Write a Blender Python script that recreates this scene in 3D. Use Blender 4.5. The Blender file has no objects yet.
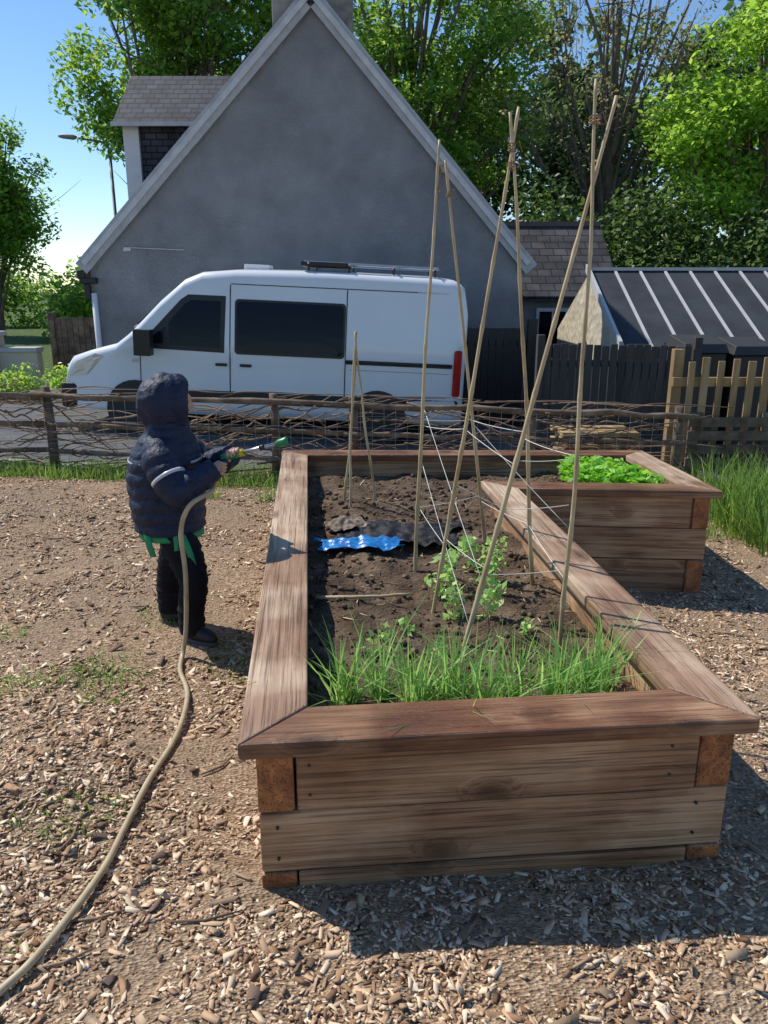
import bpy, math, random, bmesh
import numpy as np
from mathutils import Vector, Matrix, noise
random.seed(7); rng=np.random.default_rng(7)
scene=bpy.context.scene
# ------------------------------------------------------------------ helpers
def link(o,parent=None):
    scene.collection.objects.link(o)
    if parent: o.parent=parent
    return o
def empty(name):
    o=bpy.data.objects.new(name,None); o.empty_display_size=.1
    return link(o)
class Acc:
    def __init__(s): s.v=[];s.f=[];s.m=[];s.n=0
    def add(s,v,f,m=0):
        s.v.extend([tuple(map(float,p)) for p in v]); n=s.n
        s.f.extend([tuple(i+n for i in q) for q in f]); s.m.extend([m]*len(f)); s.n+=len(v)
    def build(s,name,mats,parent=None,smooth=False,bevel=0):
        me=bpy.data.meshes.new(name); me.from_pydata(s.v,[],s.f)
        for m in mats: me.materials.append(m)
        me.polygons.foreach_set('material_index',s.m)
        if smooth: me.polygons.foreach_set('use_smooth',[True]*len(s.f))
        me.update()
        o=link(bpy.data.objects.new(name,me),parent)
        if bevel:
            b=o.modifiers.new('b','BEVEL'); b.width=bevel; b.segments=2; b.limit_method='ANGLE'
        return o
    def box(s,x0,x1,y0,y1,z0,z1,m=0):
        v=[(x0,y0,z0),(x1,y0,z0),(x1,y1,z0),(x0,y1,z0),(x0,y0,z1),(x1,y0,z1),(x1,y1,z1),(x0,y1,z1)]
        s.add(v,[(3,2,1,0),(4,5,6,7),(0,1,5,4),(1,2,6,5),(2,3,7,6),(3,0,4,7)],m)
    def tube(s,pts,rad,seg=8,m=0,sy=1.0):
        v,f=tube(pts,rad,seg,sy); s.add(v,f,m)
def tube(pts,rad,seg=8,sy=1.0):
    P=[Vector(p) for p in pts]; n=len(P)
    if not hasattr(rad,'__len__'): rad=[rad]*n
    V=[];F=[]; up=None
    for i in range(n):
        d=(P[min(i+1,n-1)]-P[max(i-1,0)]).normalized()
        if up is None:
            up=Vector((0,0,1)) if abs(d.z)<.9 else Vector((1,0,0))
        a=(up-d*up.dot(d)).normalized(); up=a; b=d.cross(a)
        for k in range(seg):
            t=2*math.pi*k/seg
            V.append(P[i]+a*math.cos(t)*rad[i]+b*math.sin(t)*rad[i]*sy)
    for i in range(n-1):
        for k in range(seg):
            k2=(k+1)%seg
            F.append((i*seg+k,i*seg+k2,(i+1)*seg+k2,(i+1)*seg+k))
    F.append(tuple(range(seg))[::-1]); F.append(tuple((n-1)*seg+k for k in range(seg)))
    return V,F
def crom(pts,rs,per=8):
    P=[Vector(p) for p in pts]; out=[];ro=[]
    for i in range(len(P)-1):
        p0=P[max(i-1,0)];p1=P[i];p2=P[i+1];p3=P[min(i+2,len(P)-1)]
        for k in range(per):
            t=k/per
            out.append(.5*((2*p1)+(-p0+p2)*t+(2*p0-5*p1+4*p2-p3)*t*t+(-p0+3*p1-3*p2+p3)*t**3))
            ro.append(rs[i]*(1-t)+rs[i+1]*t)
    out.append(P[-1]);ro.append(rs[-1]); return out,ro
def np_mesh(name,V,F,mat,parent=None,smooth=False):
    V=np.asarray(V,dtype=np.float32);F=np.asarray(F,dtype=np.int32)
    me=bpy.data.meshes.new(name); nv=len(V);nf=len(F);k=F.shape[1]
    me.vertices.add(nv);me.vertices.foreach_set('co',V.ravel())
    me.loops.add(nf*k);me.loops.foreach_set('vertex_index',F.ravel())
    me.polygons.add(nf);me.polygons.foreach_set('loop_start',np.arange(nf,dtype=np.int32)*k)
    me.polygons.foreach_set('loop_total',np.full(nf,k,dtype=np.int32))
    if smooth: me.polygons.foreach_set('use_smooth',np.ones(nf,dtype=bool))
    me.materials.append(mat); me.update(calc_edges=True); me.validate()
    return link(bpy.data.objects.new(name,me),parent)
# ------------------------------------------------------------------ materials
def M(name,cols,scale=5,rough=.8,bump=0,bscale=None,stretch=(1,1,1),coord='Object',detail=6,metal=0,spec=.5,island=0,transl=0,coat=0,dist=0,voro=0,bd=.02):
    m=bpy.data.materials.new(name); m.use_nodes=True; nt=m.node_tree; N=nt.nodes; L=nt.links
    bs=N['Principled BSDF']; out=N['Material Output']
    bs.inputs['Roughness'].default_value=rough; bs.inputs['Metallic'].default_value=metal
    bs.inputs['Specular IOR Level'].default_value=spec; bs.inputs['Coat Weight'].default_value=coat
    if isinstance(cols[0],(int,float)): cols=[cols,tuple(c*.85 for c in cols)]
    tc=N.new('ShaderNodeTexCoord'); mp=N.new('ShaderNodeMapping'); mp.inputs['Scale'].default_value=stretch
    if coord=='World':
        g=N.new('ShaderNodeNewGeometry'); L.new(g.outputs['Position'],mp.inputs['Vector'])
    else: L.new(tc.outputs[coord],mp.inputs['Vector'])
    vec=mp.outputs['Vector']
    nz=N.new('ShaderNodeTexNoise'); nz.inputs['Scale'].default_value=scale; nz.inputs['Detail'].default_value=detail
    nz.inputs['Distortion'].default_value=dist; nz.inputs['Roughness'].default_value=.6
    L.new(vec,nz.inputs['Vector']); fac=nz.outputs['Fac']
    if island:
        g2=N.new('ShaderNodeNewGeometry'); mx=N.new('ShaderNodeMix'); mx.inputs[0].default_value=island
        L.new(fac,mx.inputs[2]); L.new(g2.outputs['Random Per Island'],mx.inputs[3]); fac=mx.outputs[0]
    rp=N.new('ShaderNodeValToRGB'); e=rp.color_ramp.elements; lo,hi=(.3,.7) if island<.5 else (.08,.92)
    e[0].position=lo;e[0].color=(*cols[0],1);e[1].position=hi;e[1].color=(*cols[-1],1)
    for i,c in enumerate(cols[1:-1]):
        x=e.new(lo+(hi-lo)*(i+1)/(len(cols)-1)); x.color=(*c,1)
    L.new(fac,rp.inputs['Fac']); L.new(rp.outputs['Color'],bs.inputs['Base Color'])
    if bump:
        n2=N.new('ShaderNodeTexVoronoi' if voro else 'ShaderNodeTexNoise'); n2.inputs['Scale'].default_value=bscale or scale*3
        if not voro: n2.inputs['Detail'].default_value=8
        L.new(vec,n2.inputs['Vector']); b=N.new('ShaderNodeBump'); b.inputs['Strength'].default_value=bump; b.inputs['Distance'].default_value=bd
        L.new(n2.outputs[0],b.inputs['Height']); L.new(b.outputs['Normal'],bs.inputs['Normal'])
    if transl:
        tr=N.new('ShaderNodeBsdfTranslucent')
        hs=N.new('ShaderNodeHueSaturation'); hs.inputs['Value'].default_value=2.0; hs.inputs['Hue'].default_value=.482
        L.new(rp.outputs['Color'],hs.inputs['Color']); L.new(hs.outputs['Color'],tr.inputs['Color'])
        ms=N.new('ShaderNodeMixShader'); ms.inputs[0].default_value=transl
        L.new(bs.outputs[0],ms.inputs[1]);L.new(tr.outputs[0],ms.inputs[2]);L.new(ms.outputs[0],out.inputs['Surface'])
    return m
def wood(name,dark,mid,light,rough=.65,wet=0,along=1.2,across=26,knot=1):
    m=bpy.data.materials.new(name);m.use_nodes=True;nt=m.node_tree;N=nt.nodes;L=nt.links;bs=N['Principled BSDF']
    tc=N.new('ShaderNodeTexCoord');oi=N.new('ShaderNodeObjectInfo');ml=N.new('ShaderNodeMath');ml.operation='MULTIPLY';ml.inputs[1].default_value=53
    va=N.new('ShaderNodeVectorMath');va.operation='ADD';L.new(oi.outputs['Random'],ml.inputs[0]);L.new(tc.outputs['Object'],va.inputs[0]);L.new(ml.outputs[0],va.inputs[1])
    mk=N.new('ShaderNodeMapping');mk.inputs['Scale'].default_value=(2.4,4,4);L.new(va.outputs[0],mk.inputs[0])
    vo=N.new('ShaderNodeTexVoronoi');vo.inputs['Scale'].default_value=1.0;L.new(mk.outputs[0],vo.inputs['Vector'])
    kr=N.new('ShaderNodeMapRange');kr.inputs[1].default_value=.05;kr.inputs[2].default_value=.24;kr.inputs[3].default_value=1;kr.inputs[4].default_value=0;L.new(vo.outputs['Distance'],kr.inputs[0])
    mp=N.new('ShaderNodeMapping');mp.inputs['Scale'].default_value=(along,across,across);L.new(va.outputs[0],mp.inputs[0])
    kadd=N.new('ShaderNodeVectorMath');kadd.operation='MULTIPLY_ADD';kadd.inputs[1].default_value=(1.6*knot,)*3
    L.new(kr.outputs[0],kadd.inputs[0]);L.new(mp.outputs[0],kadd.inputs[2])
    n1=N.new('ShaderNodeTexNoise');n1.inputs['Scale'].default_value=1;n1.inputs['Detail'].default_value=9;n1.inputs['Roughness'].default_value=.7;n1.inputs['Distortion'].default_value=.6;L.new(kadd.outputs[0],n1.inputs['Vector'])
    n0=N.new('ShaderNodeTexNoise');n0.inputs['Scale'].default_value=2.6;n0.inputs['Detail'].default_value=6;L.new(va.outputs[0],n0.inputs['Vector'])
    mx=N.new('ShaderNodeMix');mx.inputs[0].default_value=.4;L.new(n1.outputs['Fac'],mx.inputs[2]);L.new(n0.outputs['Fac'],mx.inputs[3])
    rp=N.new('ShaderNodeValToRGB');e=rp.color_ramp.elements;e[0].position=.38;e[0].color=(*dark,1);e[1].position=.62;e[1].color=(*light,1);x=e.new(.5);x.color=(*mid,1);L.new(mx.outputs[0],rp.inputs[0])
    mc=N.new('ShaderNodeMix');mc.data_type='RGBA';mk2=N.new('ShaderNodeMath');mk2.operation='MULTIPLY';mk2.inputs[1].default_value=.85*knot;L.new(kr.outputs[0],mk2.inputs[0])
    L.new(mk2.outputs[0],mc.inputs[0]);L.new(rp.outputs[0],mc.inputs[6]);mc.inputs[7].default_value=(dark[0]*.5,dark[1]*.4,dark[2]*.35,1)
    last=mc.outputs[2]
    # fine drying cracks and pores
    mp7=N.new('ShaderNodeMapping');mp7.inputs['Scale'].default_value=(3,150,150);L.new(va.outputs[0],mp7.inputs[0]);n7=N.new('ShaderNodeTexNoise');n7.inputs['Scale'].default_value=1;n7.inputs['Detail'].default_value=5;L.new(mp7.outputs[0],n7.inputs['Vector'])
    r7=N.new('ShaderNodeValToRGB');r7.color_ramp.elements[0].position=.33;r7.color_ramp.elements[0].color=(.35,.3,.27,1);r7.color_ramp.elements[1].position=.47;r7.color_ramp.elements[1].color=(1,1,1,1);L.new(n7.outputs[0],r7.inputs[0])
    m7=N.new('ShaderNodeMix');m7.data_type='RGBA';m7.blend_type='MULTIPLY';m7.inputs[0].default_value=.75;L.new(last,m7.inputs[6]);L.new(r7.outputs[0],m7.inputs[7]);last=m7.outputs[2]
    if wet:
        n3=N.new('ShaderNodeTexNoise');n3.inputs['Scale'].default_value=1.9;n3.inputs['Detail'].default_value=6;L.new(va.outputs[0],n3.inputs['Vector'])
        r3=N.new('ShaderNodeMapRange');r3.inputs[1].default_value=.47;r3.inputs[2].default_value=.55;L.new(n3.outputs[0],r3.inputs[0])
        m3=N.new('ShaderNodeMix');m3.data_type='RGBA';m3.blend_type='MULTIPLY';ma=N.new('ShaderNodeMath');ma.operation='MULTIPLY';ma.inputs[1].default_value=wet;L.new(r3.outputs[0],ma.inputs[0])
        L.new(ma.outputs[0],m3.inputs[0]);L.new(last,m3.inputs[6]);m3.inputs[7].default_value=(.45,.26,.16,1);last=m3.outputs[2]
        r4=N.new('ShaderNodeMapRange');r4.inputs[3].default_value=rough;r4.inputs[4].default_value=.3;L.new(ma.outputs[0],r4.inputs[0]);L.new(r4.outputs[0],bs.inputs['Roughness'])
    else: bs.inputs['Roughness'].default_value=rough
    L.new(last,bs.inputs['Base Color']);b=N.new('ShaderNodeBump');b.inputs['Strength'].default_value=.6;b.inputs['Distance'].default_value=.005
    ad=N.new('ShaderNodeMath');ad.operation='ADD';L.new(n1.outputs['Fac'],ad.inputs[0]);L.new(r7.outputs[0],ad.inputs[1])
    L.new(ad.outputs[0],b.inputs['Height']);L.new(b.outputs[0],bs.inputs['Normal'])
    return m
def slate(name,c1,c2,scale=1,axis='XZ'):
    m=bpy.data.materials.new(name);m.use_nodes=True;nt=m.node_tree;N=nt.nodes;L=nt.links;bs=N['Principled BSDF']
    g=N.new('ShaderNodeNewGeometry');sp=N.new('ShaderNodeSeparateXYZ');cb=N.new('ShaderNodeCombineXYZ');L.new(g.outputs['Position'],sp.inputs[0])
    L.new(sp.outputs[axis[0]],cb.inputs[0]);L.new(sp.outputs[axis[1]],cb.inputs[1])
    br=N.new('ShaderNodeTexBrick');br.inputs['Scale'].default_value=1;br.inputs['Brick Width'].default_value=.24*scale;br.inputs['Row Height'].default_value=.12*scale
    br.inputs['Mortar Size'].default_value=.01;br.inputs['Color1'].default_value=(*c1,1);br.inputs['Color2'].default_value=(*c2,1);br.inputs['Mortar'].default_value=(c1[0]*.3,c1[1]*.3,c1[2]*.3,1)
    L.new(cb.outputs[0],br.inputs['Vector']);nz=N.new('ShaderNodeTexNoise');nz.inputs['Scale'].default_value=2.5;nz.inputs['Detail'].default_value=9;L.new(g.outputs['Position'],nz.inputs['Vector'])
    mx=N.new('ShaderNodeMix');mx.data_type='RGBA';mx.blend_type='MULTIPLY';mx.inputs[0].default_value=.8;L.new(br.outputs[0],mx.inputs[6])
    rp=N.new('ShaderNodeValToRGB');rp.color_ramp.elements[0].position=.35;rp.color_ramp.elements[0].color=(.45,.45,.42,1);rp.color_ramp.elements[1].position=.62;L.new(nz.outputs[0],rp.inputs[0]);L.new(rp.outputs[0],mx.inputs[7])
    L.new(mx.outputs[2],bs.inputs['Base Color']);bs.inputs['Roughness'].default_value=.75;bs.inputs['Specular IOR Level'].default_value=.2
    b=N.new('ShaderNodeBump');b.inputs['Strength'].default_value=.6;b.inputs['Distance'].default_value=.02;b.invert=True;L.new(br.outputs['Fac'],b.inputs['Height']);L.new(b.outputs[0],bs.inputs['Normal'])
    return m
m_cap=wood('cap_wood',(.24,.145,.085),(.43,.29,.19),(.60,.45,.32),.55,wet=.5)
m_capwet=wood('cap_wood_wet',(.11,.05,.025),(.26,.13,.065),(.42,.25,.145),.38,wet=.7)
m_slp=wood('sleeper_wood',(.20,.10,.045),(.42,.245,.13),(.58,.38,.225),.75,wet=.45,across=34)
m_end=wood('end_grain_wood',(.15,.045,.016),(.36,.13,.04),(.55,.23,.08),.6,along=8,across=14,knot=.4)
m_fence=M('weathered_fence_wood',[(.06,.04,.028),(.15,.105,.072),(.27,.205,.15)],6,.85,.4)
m_stick=M('stick_bark',[(.07,.042,.028),(.2,.13,.085),(.4,.29,.19)],9,.85,.3,island=.7)
m_cane=M('bamboo_cane',[(.28,.18,.09),(.5,.37,.2),(.6,.48,.29)],7,.5,.15,stretch=(1,1,.6))
m_string=M('jute_string',(.8,.78,.7),30,.9)
m_twine=M('brown_twine',(.3,.2,.1),30,.9)
m_chip=M('wood_chip',[(.13,.07,.04),(.34,.205,.12),(.52,.35,.22),(.68,.5,.335),(.85,.7,.52)],12,.9,.0,island=.8,coord='World',spec=.2)
m_clod=M('soil_clod',[(.05,.033,.022),(.12,.082,.055),(.22,.16,.11)],14,.95,.5,60,island=.5,coord='World',spec=.2)
m_soil=M('bed_soil',[(.05,.033,.022),(.115,.078,.052),(.21,.15,.102)],7,.95,1,70,coord='World',detail=14,spec=.15)
m_asph=M('asphalt',[(.07,.07,.073),(.12,.12,.12)],4,.9,.3,90,coord='World')
m_blade=M('grass_blade',[(.05,.12,.018),(.13,.25,.035),(.27,.38,.1)],3,.6,0,island=.7,transl=.4)
m_chive=M('chive_blade',[(.10,.24,.05),(.2,.40,.09),(.38,.55,.17)],3,.5,0,island=.7,transl=.4)
m_pea=M('pea_leaf',[(.18,.36,.08),(.32,.52,.14),(.48,.66,.26)],3,.5,0,island=.7,transl=.4)
m_lett=M('lettuce_leaf',[(.09,.30,.02),(.18,.44,.03),(.3,.55,.06)],3,.5,0,island=.7,transl=.4)
m_leafA=M('leaf_bright',[(.10,.22,.02),(.20,.38,.04),(.34,.52,.08)],.6,.55,0,island=.45,transl=.5,coord='World')
m_leafB=M('leaf_mid',[(.06,.15,.02),(.14,.28,.035),(.27,.42,.07)],.6,.55,0,island=.45,transl=.48,coord='World')
m_leafC=M('leaf_dark',[(.025,.065,.015),(.065,.13,.03),(.13,.21,.055)],.5,.5,0,island=.45,transl=.35,coord='World')
m_leafD=M('leaf_budding',[(.16,.17,.06),(.27,.27,.1),(.38,.34,.16)],.5,.55,0,island=.5,transl=.4,coord='World')
m_bark=M('bark',[(.08,.06,.045),(.22,.18,.14)],6,.9,.6,stretch=(1,1,.3))
m_render=M('roughcast_render',[(.31,.315,.33),(.385,.39,.405),(.47,.475,.49)],1.6,.95,1,80,coord='World',detail=15,bd=.06,spec=.1)
m_render2=M('cream_render',[(.42,.38,.32),(.56,.51,.44)],2,.9,.5,60,coord='World')
m_stone=M('chimney_stone',[(.14,.13,.12),(.28,.26,.23),(.36,.33,.3)],4,.9,1,9,coord='World',voro=1)
m_rubble=M('sandstone',[(.4,.34,.25),(.62,.55,.42)],5,.9,.8,8,coord='World',voro=1)
m_white=M('white_paint',(.75,.75,.76),4,.6)
m_barge=M('bargeboard_paint',[(.33,.34,.35),(.46,.47,.48)],5,.6)
m_verge=M('verge_paint',[(.45,.45,.46),(.6,.6,.6)],5,.6)
m_black=M('black_plastic',(.015,.015,.017),8,.45)
m_dark=M('dark_trim',(.03,.03,.033),8,.6)
m_slateX=slate('roof_slate',(.07,.073,.085),(.115,.118,.13),1,axis='YZ')
m_slateY=slate('slate_dormer',(.05,.057,.075),(.085,.092,.115),.9,axis='XZ')
m_tile=slate('tile_roof',(.06,.056,.062),(.10,.092,.10),1.2,axis='XZ')
m_felt=M('roof_felt',[(.03,.034,.042),(.055,.06,.07)],2,.85,.2,40,coord='World',spec=.2)
m_darkfence=M('dark_stained_wood',[(.03,.026,.026),(.075,.066,.064)],6,.8,.3,stretch=(1,1,.15))
m_lightfence=M('light_timber',[(.14,.085,.038),(.32,.21,.095),(.5,.36,.19)],5,.7,.3,stretch=(1,1,.2))
m_van=M('van_paint',[(.72,.73,.75),(.78,.79,.81)],1,.3,0,coat=.6,spec=.5)
m_glass=M('tinted_glass',(.004,.006,.012),3,.05,spec=.2)
m_chrome=M('alloy_metal',(.5,.5,.52),5,.35,metal=.9)
m_rubber=M('tyre_rubber',(.02,.02,.02),20,.85)
m_red=M('red_lens',(.5,.02,.015),5,.2)
m_jacket=M('navy_quilted_nylon',[(.008,.013,.035),(.018,.026,.06)],14,.55,.5,40,spec=.3)
m_trous=M('black_trousers',[(.008,.008,.010),(.017,.017,.021)],12,.85,.4,40,spec=.15)
m_skin=M('skin',[(.45,.26,.18),(.55,.34,.25)],9,.5)
m_hair=M('hair_brown',[(.05,.03,.018),(.1,.06,.035)],30,.6)
m_shoe=M('shoe_rubber',(.015,.015,.016),12,.6)
m_green=M('green_webbing',(.02,.28,.12),30,.7)
m_refl=M('reflective_tape',(.5,.54,.6),30,.3)
m_hose=M('garden_hose',[(.36,.28,.165),(.5,.41,.26)],15,.45)
m_tap=M('green_plastic',(.02,.22,.08),10,.35)
m_yel=M('yellow_plastic',(.6,.45,.03),10,.4)
m_blue=M('blue_plastic_bag',[(.01,.10,.35),(.02,.25,.6)],18,.35,.4,25)
m_bag=M('black_weed_sheet',[(.010,.010,.012),(.025,.025,.03)],10,.6,.6,20,spec=.25)
# ------------------------------------------------------------------ terrain
def sm(a,b,x):
    t=min(max((x-a)/(b-a),0),1);return t*t*(3-2*t)
def gz(x,y):
    t=sm(6.9,8.4,y)
    g=.024*noise.noise(Vector((x*1.1,y*1.1,0)))+.016*noise.noise(Vector((x*4,y*4,3)))+.008*noise.noise(Vector((x*11,y*11,3)))
    g+=.14*math.exp(-((x+3.0)**2/2.2+(y-5.6)**2/1.0))+.06*math.exp(-((x+1.2)**2/.2+(y-2.3)**2/.06))
    g-=.155*sm(.9,1.7,x)*sm(2.4,4.0,y)
    r=-.45-.045*min(max(x+1.3,-9),7)
    return g*(1-t)+r*t
def axis(lo,hi,n,far):
    c=np.linspace(lo,hi,n); f=np.geomspace(.3,far,18)
    return np.concatenate([(lo-f)[::-1],c,hi+f])
xs=axis(-5,6,220,400); ys=axis(-.5,9,200,500)
V=[(x,y,gz(x,y)) for y in ys for x in xs]; nx=len(xs)
F=[(j*nx+i,j*nx+i+1,(j+1)*nx+i+1,(j+1)*nx+i) for j in range(len(ys)-1) for i in range(nx-1)]
m_ground=bpy.data.materials.new('ground_material');m_ground.use_nodes=True;nt=m_ground.node_tree;N=nt.nodes;L=nt.links;bs=N['Principled BSDF'];bs.inputs['Roughness'].default_value=.95;bs.inputs['Specular IOR Level'].default_value=.2
g=N.new('ShaderNodeNewGeometry')
vo=N.new('ShaderNodeTexVoronoi');vo.inputs['Scale'].default_value=80;vm=N.new('ShaderNodeMapping');vm.inputs['Scale'].default_value=(1,1.7,1);vm.inputs['Rotation'].default_value=(0,0,.6);L.new(g.outputs['Position'],vm.inputs[0]);L.new(vm.outputs[0],vo.inputs['Vector'])
rp=N.new('ShaderNodeValToRGB');e=rp.color_ramp.elements;e[0].position=0;e[0].color=(.12,.07,.042,1);e[1].position=1;e[1].color=(.66,.49,.33,1);x=e.new(.5);x.color=(.34,.225,.14,1);L.new(vo.outputs['Color'],rp.inputs[0])
nz=N.new('ShaderNodeTexNoise');nz.inputs['Scale'].default_value=1.6;nz.inputs['Detail'].default_value=7;L.new(g.outputs['Position'],nz.inputs['Vector'])
r2=N.new('ShaderNodeMapRange');r2.inputs[1].default_value=.45;r2.inputs[2].default_value=.58;L.new(nz.outputs[0],r2.inputs[0])
nf=N.new('ShaderNodeTexNoise');nf.inputs['Scale'].default_value=60;nf.inputs['Detail'].default_value=8;L.new(g.outputs['Position'],nf.inputs['Vector'])
rf=N.new('ShaderNodeValToRGB');rf.color_ramp.elements[0].position=.35;rf.color_ramp.elements[0].color=(.20,.13,.08,1);rf.color_ramp.elements[1].position=.65;rf.color_ramp.elements[1].color=(.46,.335,.225,1);L.new(nf.outputs[0],rf.inputs[0])
mx=N.new('ShaderNodeMix');mx.data_type='RGBA';L.new(r2.outputs[0],mx.inputs[0]);L.new(rp.outputs[0],mx.inputs[6]);L.new(rf.outputs[0],mx.inputs[7])
sp=N.new('ShaderNodeSeparateXYZ');L.new(g.outputs['Position'],sp.inputs[0]);r3=N.new('ShaderNodeMapRange');r3.inputs[1].default_value=6.7;r3.inputs[2].default_value=7.3;L.new(sp.outputs['Y'],r3.inputs[0])
gr=N.new('ShaderNodeValToRGB');gr.color_ramp.elements[0].position=.35;gr.color_ramp.elements[0].color=(.04,.08,.015,1);gr.color_ramp.elements[1].position=.65;gr.color_ramp.elements[1].color=(.14,.18,.06,1)
n5=N.new('ShaderNodeTexNoise');n5.inputs['Scale'].default_value=8;n5.inputs['Detail'].default_value=8;L.new(g.outputs['Position'],n5.inputs['Vector']);L.new(n5.outputs[0],gr.inputs[0])
m2=N.new('ShaderNodeMix');m2.data_type='RGBA';L.new(r3.outputs[0],m2.inputs[0]);L.new(mx.outputs[2],m2.inputs[6]);L.new(gr.outputs[0],m2.inputs[7]);L.new(m2.outputs[2],bs.inputs['Base Color'])
b=N.new('ShaderNodeBump');b.inputs['Strength'].default_value=.9;b.inputs['Distance'].default_value=.012;hm=N.new('ShaderNodeMath');hm.operation='ADD';L.new(vo.outputs['Distance'],hm.inputs[0]);L.new(nf.outputs[0],hm.inputs[1]);L.new(hm.outputs[0],b.inputs['Height']);L.new(b.outputs[0],bs.inputs['Normal'])
np_mesh('ground',V,F,m_ground,smooth=True)
rx=np.linspace(-45,6,120);ry=np.linspace(8.45,16.2,20)
V=[(x,y,gz(x,y)+.006) for y in ry for x in rx];n=len(rx)
np_mesh('road',V,[(j*n+i,j*n+i+1,(j+1)*n+i+1,(j+1)*n+i) for j in range(19) for i in range(n-1)],m_asph,smooth=True)
k=Acc()
for i in range(50):
    x0=-45+i; z=gz(x0+.5,8.5); k.box(x0+.005,x0+.995,8.32,8.45,z-.15,z+.09)
k.build('kerb',[M('kerb_concrete',[(.25,.24,.22),(.36,.34,.32)],5,.9,.3)],bevel=.01)
# ------------------------------------------------------------------ raised bed
CAP=[(-.374,1.715),(1.022,1.843),(.785,4.36),(1.95,4.28),(1.86,5.47),(-.731,5.469)]
def inset(poly,d):
    out=[];n=len(poly)
    for i in range(n):
        p0=Vector(poly[i-1]);p1=Vector(poly[i]);p2=Vector(poly[(i+1)%n])
        a=(p1-p0).normalized();b=(p2-p1).normalized();na=Vector((-a.y,a.x));nb=Vector((-b.y,b.x))
        mm=(na+nb); mm=mm/ (mm.dot(na)); out.append(tuple(p1+mm*d))
    return out
def inpoly(P,poly):
    x,y=P[:,0],P[:,1];c=np.zeros(len(P),bool);n=len(poly)
    for i in range(n):
        x0,y0=poly[i];x1,y1=poly[(i+1)%n]
        if y0==y1: continue
        c^=((y0>y)!=(y1>y))&(x<(x1-x0)*(y-y0)/(y1-y0)+x0)
    return c
bed=empty('raised_garden_bed')
def prism(name,pts,z0,z1,mat,parent,bev=.005,end=None,warp=0):
    o=Vector((*pts[0],0));d=Vector((pts[1][0]-pts[0][0],pts[1][1]-pts[0][1],0)).normalized();nn=Vector((-d.y,d.x,0))
    loc=[((Vector((*p,0))-o).dot(d),(Vector((*p,0))-o).dot(nn)) for p in pts]
    V=[(a,b,z0) for a,b in loc]+[(a,b,z1+random.uniform(-warp,warp)) for a,b in loc]
    A=Acc();A.add(V,[(3,2,1,0),(4,5,6,7),(0,1,5,4),(2,3,7,6)],0);A.f+= [(1,2,6,5),(3,0,4,7)];A.m+=[1,1]
    ob=A.build(name,[mat,end or mat],parent,bevel=bev)
    ob.matrix_local=Matrix.Translation(o)@Matrix(((d.x,nn.x,0,0),(d.y,nn.y,0,0),(0,0,1,0),(0,0,0,1)))
    return ob
ci=inset(CAP,.178);wo=inset(CAP,.04);g_=.002
for i in range(6):
    j=(i+1)%6; a,b,c,d=CAP[i],CAP[j],ci[j],ci[i]
    dv=(Vector(b)-Vector(a)).normalized()*g_
    sh=lambda p,s:(p[0]+dv.x*s,p[1]+dv.y*s)
    mt=m_capwet if i in (0,2,4) else m_cap
    prism('cap_rail_%d'%(i+1),[sh(a,1),sh(b,-1),sh(c,-1),sh(d,1)],.44+.001*i,.488+.001*(i%2),mt,bed,.006,None,.002)
rows=[(-.22,.05),(.054,.245),(.249,.4395)]
refl=2
for i in range(6):
    j=(i+1)%6;a=Vector(wo[i]);b=Vector(wo[j]);d=(b-a).normalized();nn=Vector((-d.y,d.x))
    for r,(z0,z1) in enumerate(rows):
        full=(r==1) if i%2==0 else (r!=1)
        a2=a.copy();b2=b.copy()
        if i==refl: a2=a-d*.1
        elif not full: a2=a+d*.102
        if j==refl: b2=b-d*.001
        elif not full: b2=b-d*.102
        a2+=d*.001*(r+1)
        off=nn*(.004*(r%2))
        prism('sleeper_%d_%d'%(i+1,r+1),[tuple(a2+off),tuple(b2+off),tuple(b2+nn*.098),tuple(a2+nn*.098)],z0,z1,m_slp,bed,.007,m_end)
A=Acc();a=Vector(wo[0]);b=Vector(wo[1]);d=(b-a).normalized();nn=Vector((-d.y,d.x))
for s in (.14,.05,1.14,1.23):
    for z in ((.3,.39) if s in(.14,1.14) else (.1,.2)):
        p=a+d*s; A.tube([(p.x-nn.x*.003,p.y-nn.y*.003,z),(p.x+nn.x*.008,p.y+nn.y*.008,z)],.0045,8)
A.build('screws',[m_dark],bed)
def soilz(x,y): 
    return .33+.045*noise.noise(Vector((x*3,y*3,1)))+.014*noise.noise(Vector((x*9,y*9,5)))+.010*noise.noise(Vector((x*26,y*26,2)))+.005*noise.noise(Vector((x*60,y*60,2)))
sp_=inset(CAP,.12); sx=np.arange(-.8,2.0,.014);sy=np.arange(1.8,5.5,.014);nx=len(sx)
C=np.array([(x+.007,y+.007) for y in sy[:-1] for x in sx[:-1]]);ok=inpoly(C,sp_)
V=[(x,y,soilz(x,y)) for y in sy for x in sx]
FF=[(j*nx+i,j*nx+i+1,(j+1)*nx+i+1,(j+1)*nx+i) for j in range(len(sy)-1) for i in range(nx-1)]
np_mesh('bed_soil',V,[f for f,o in zip(FF,ok) if o],m_soil,bed,smooth=True)
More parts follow.
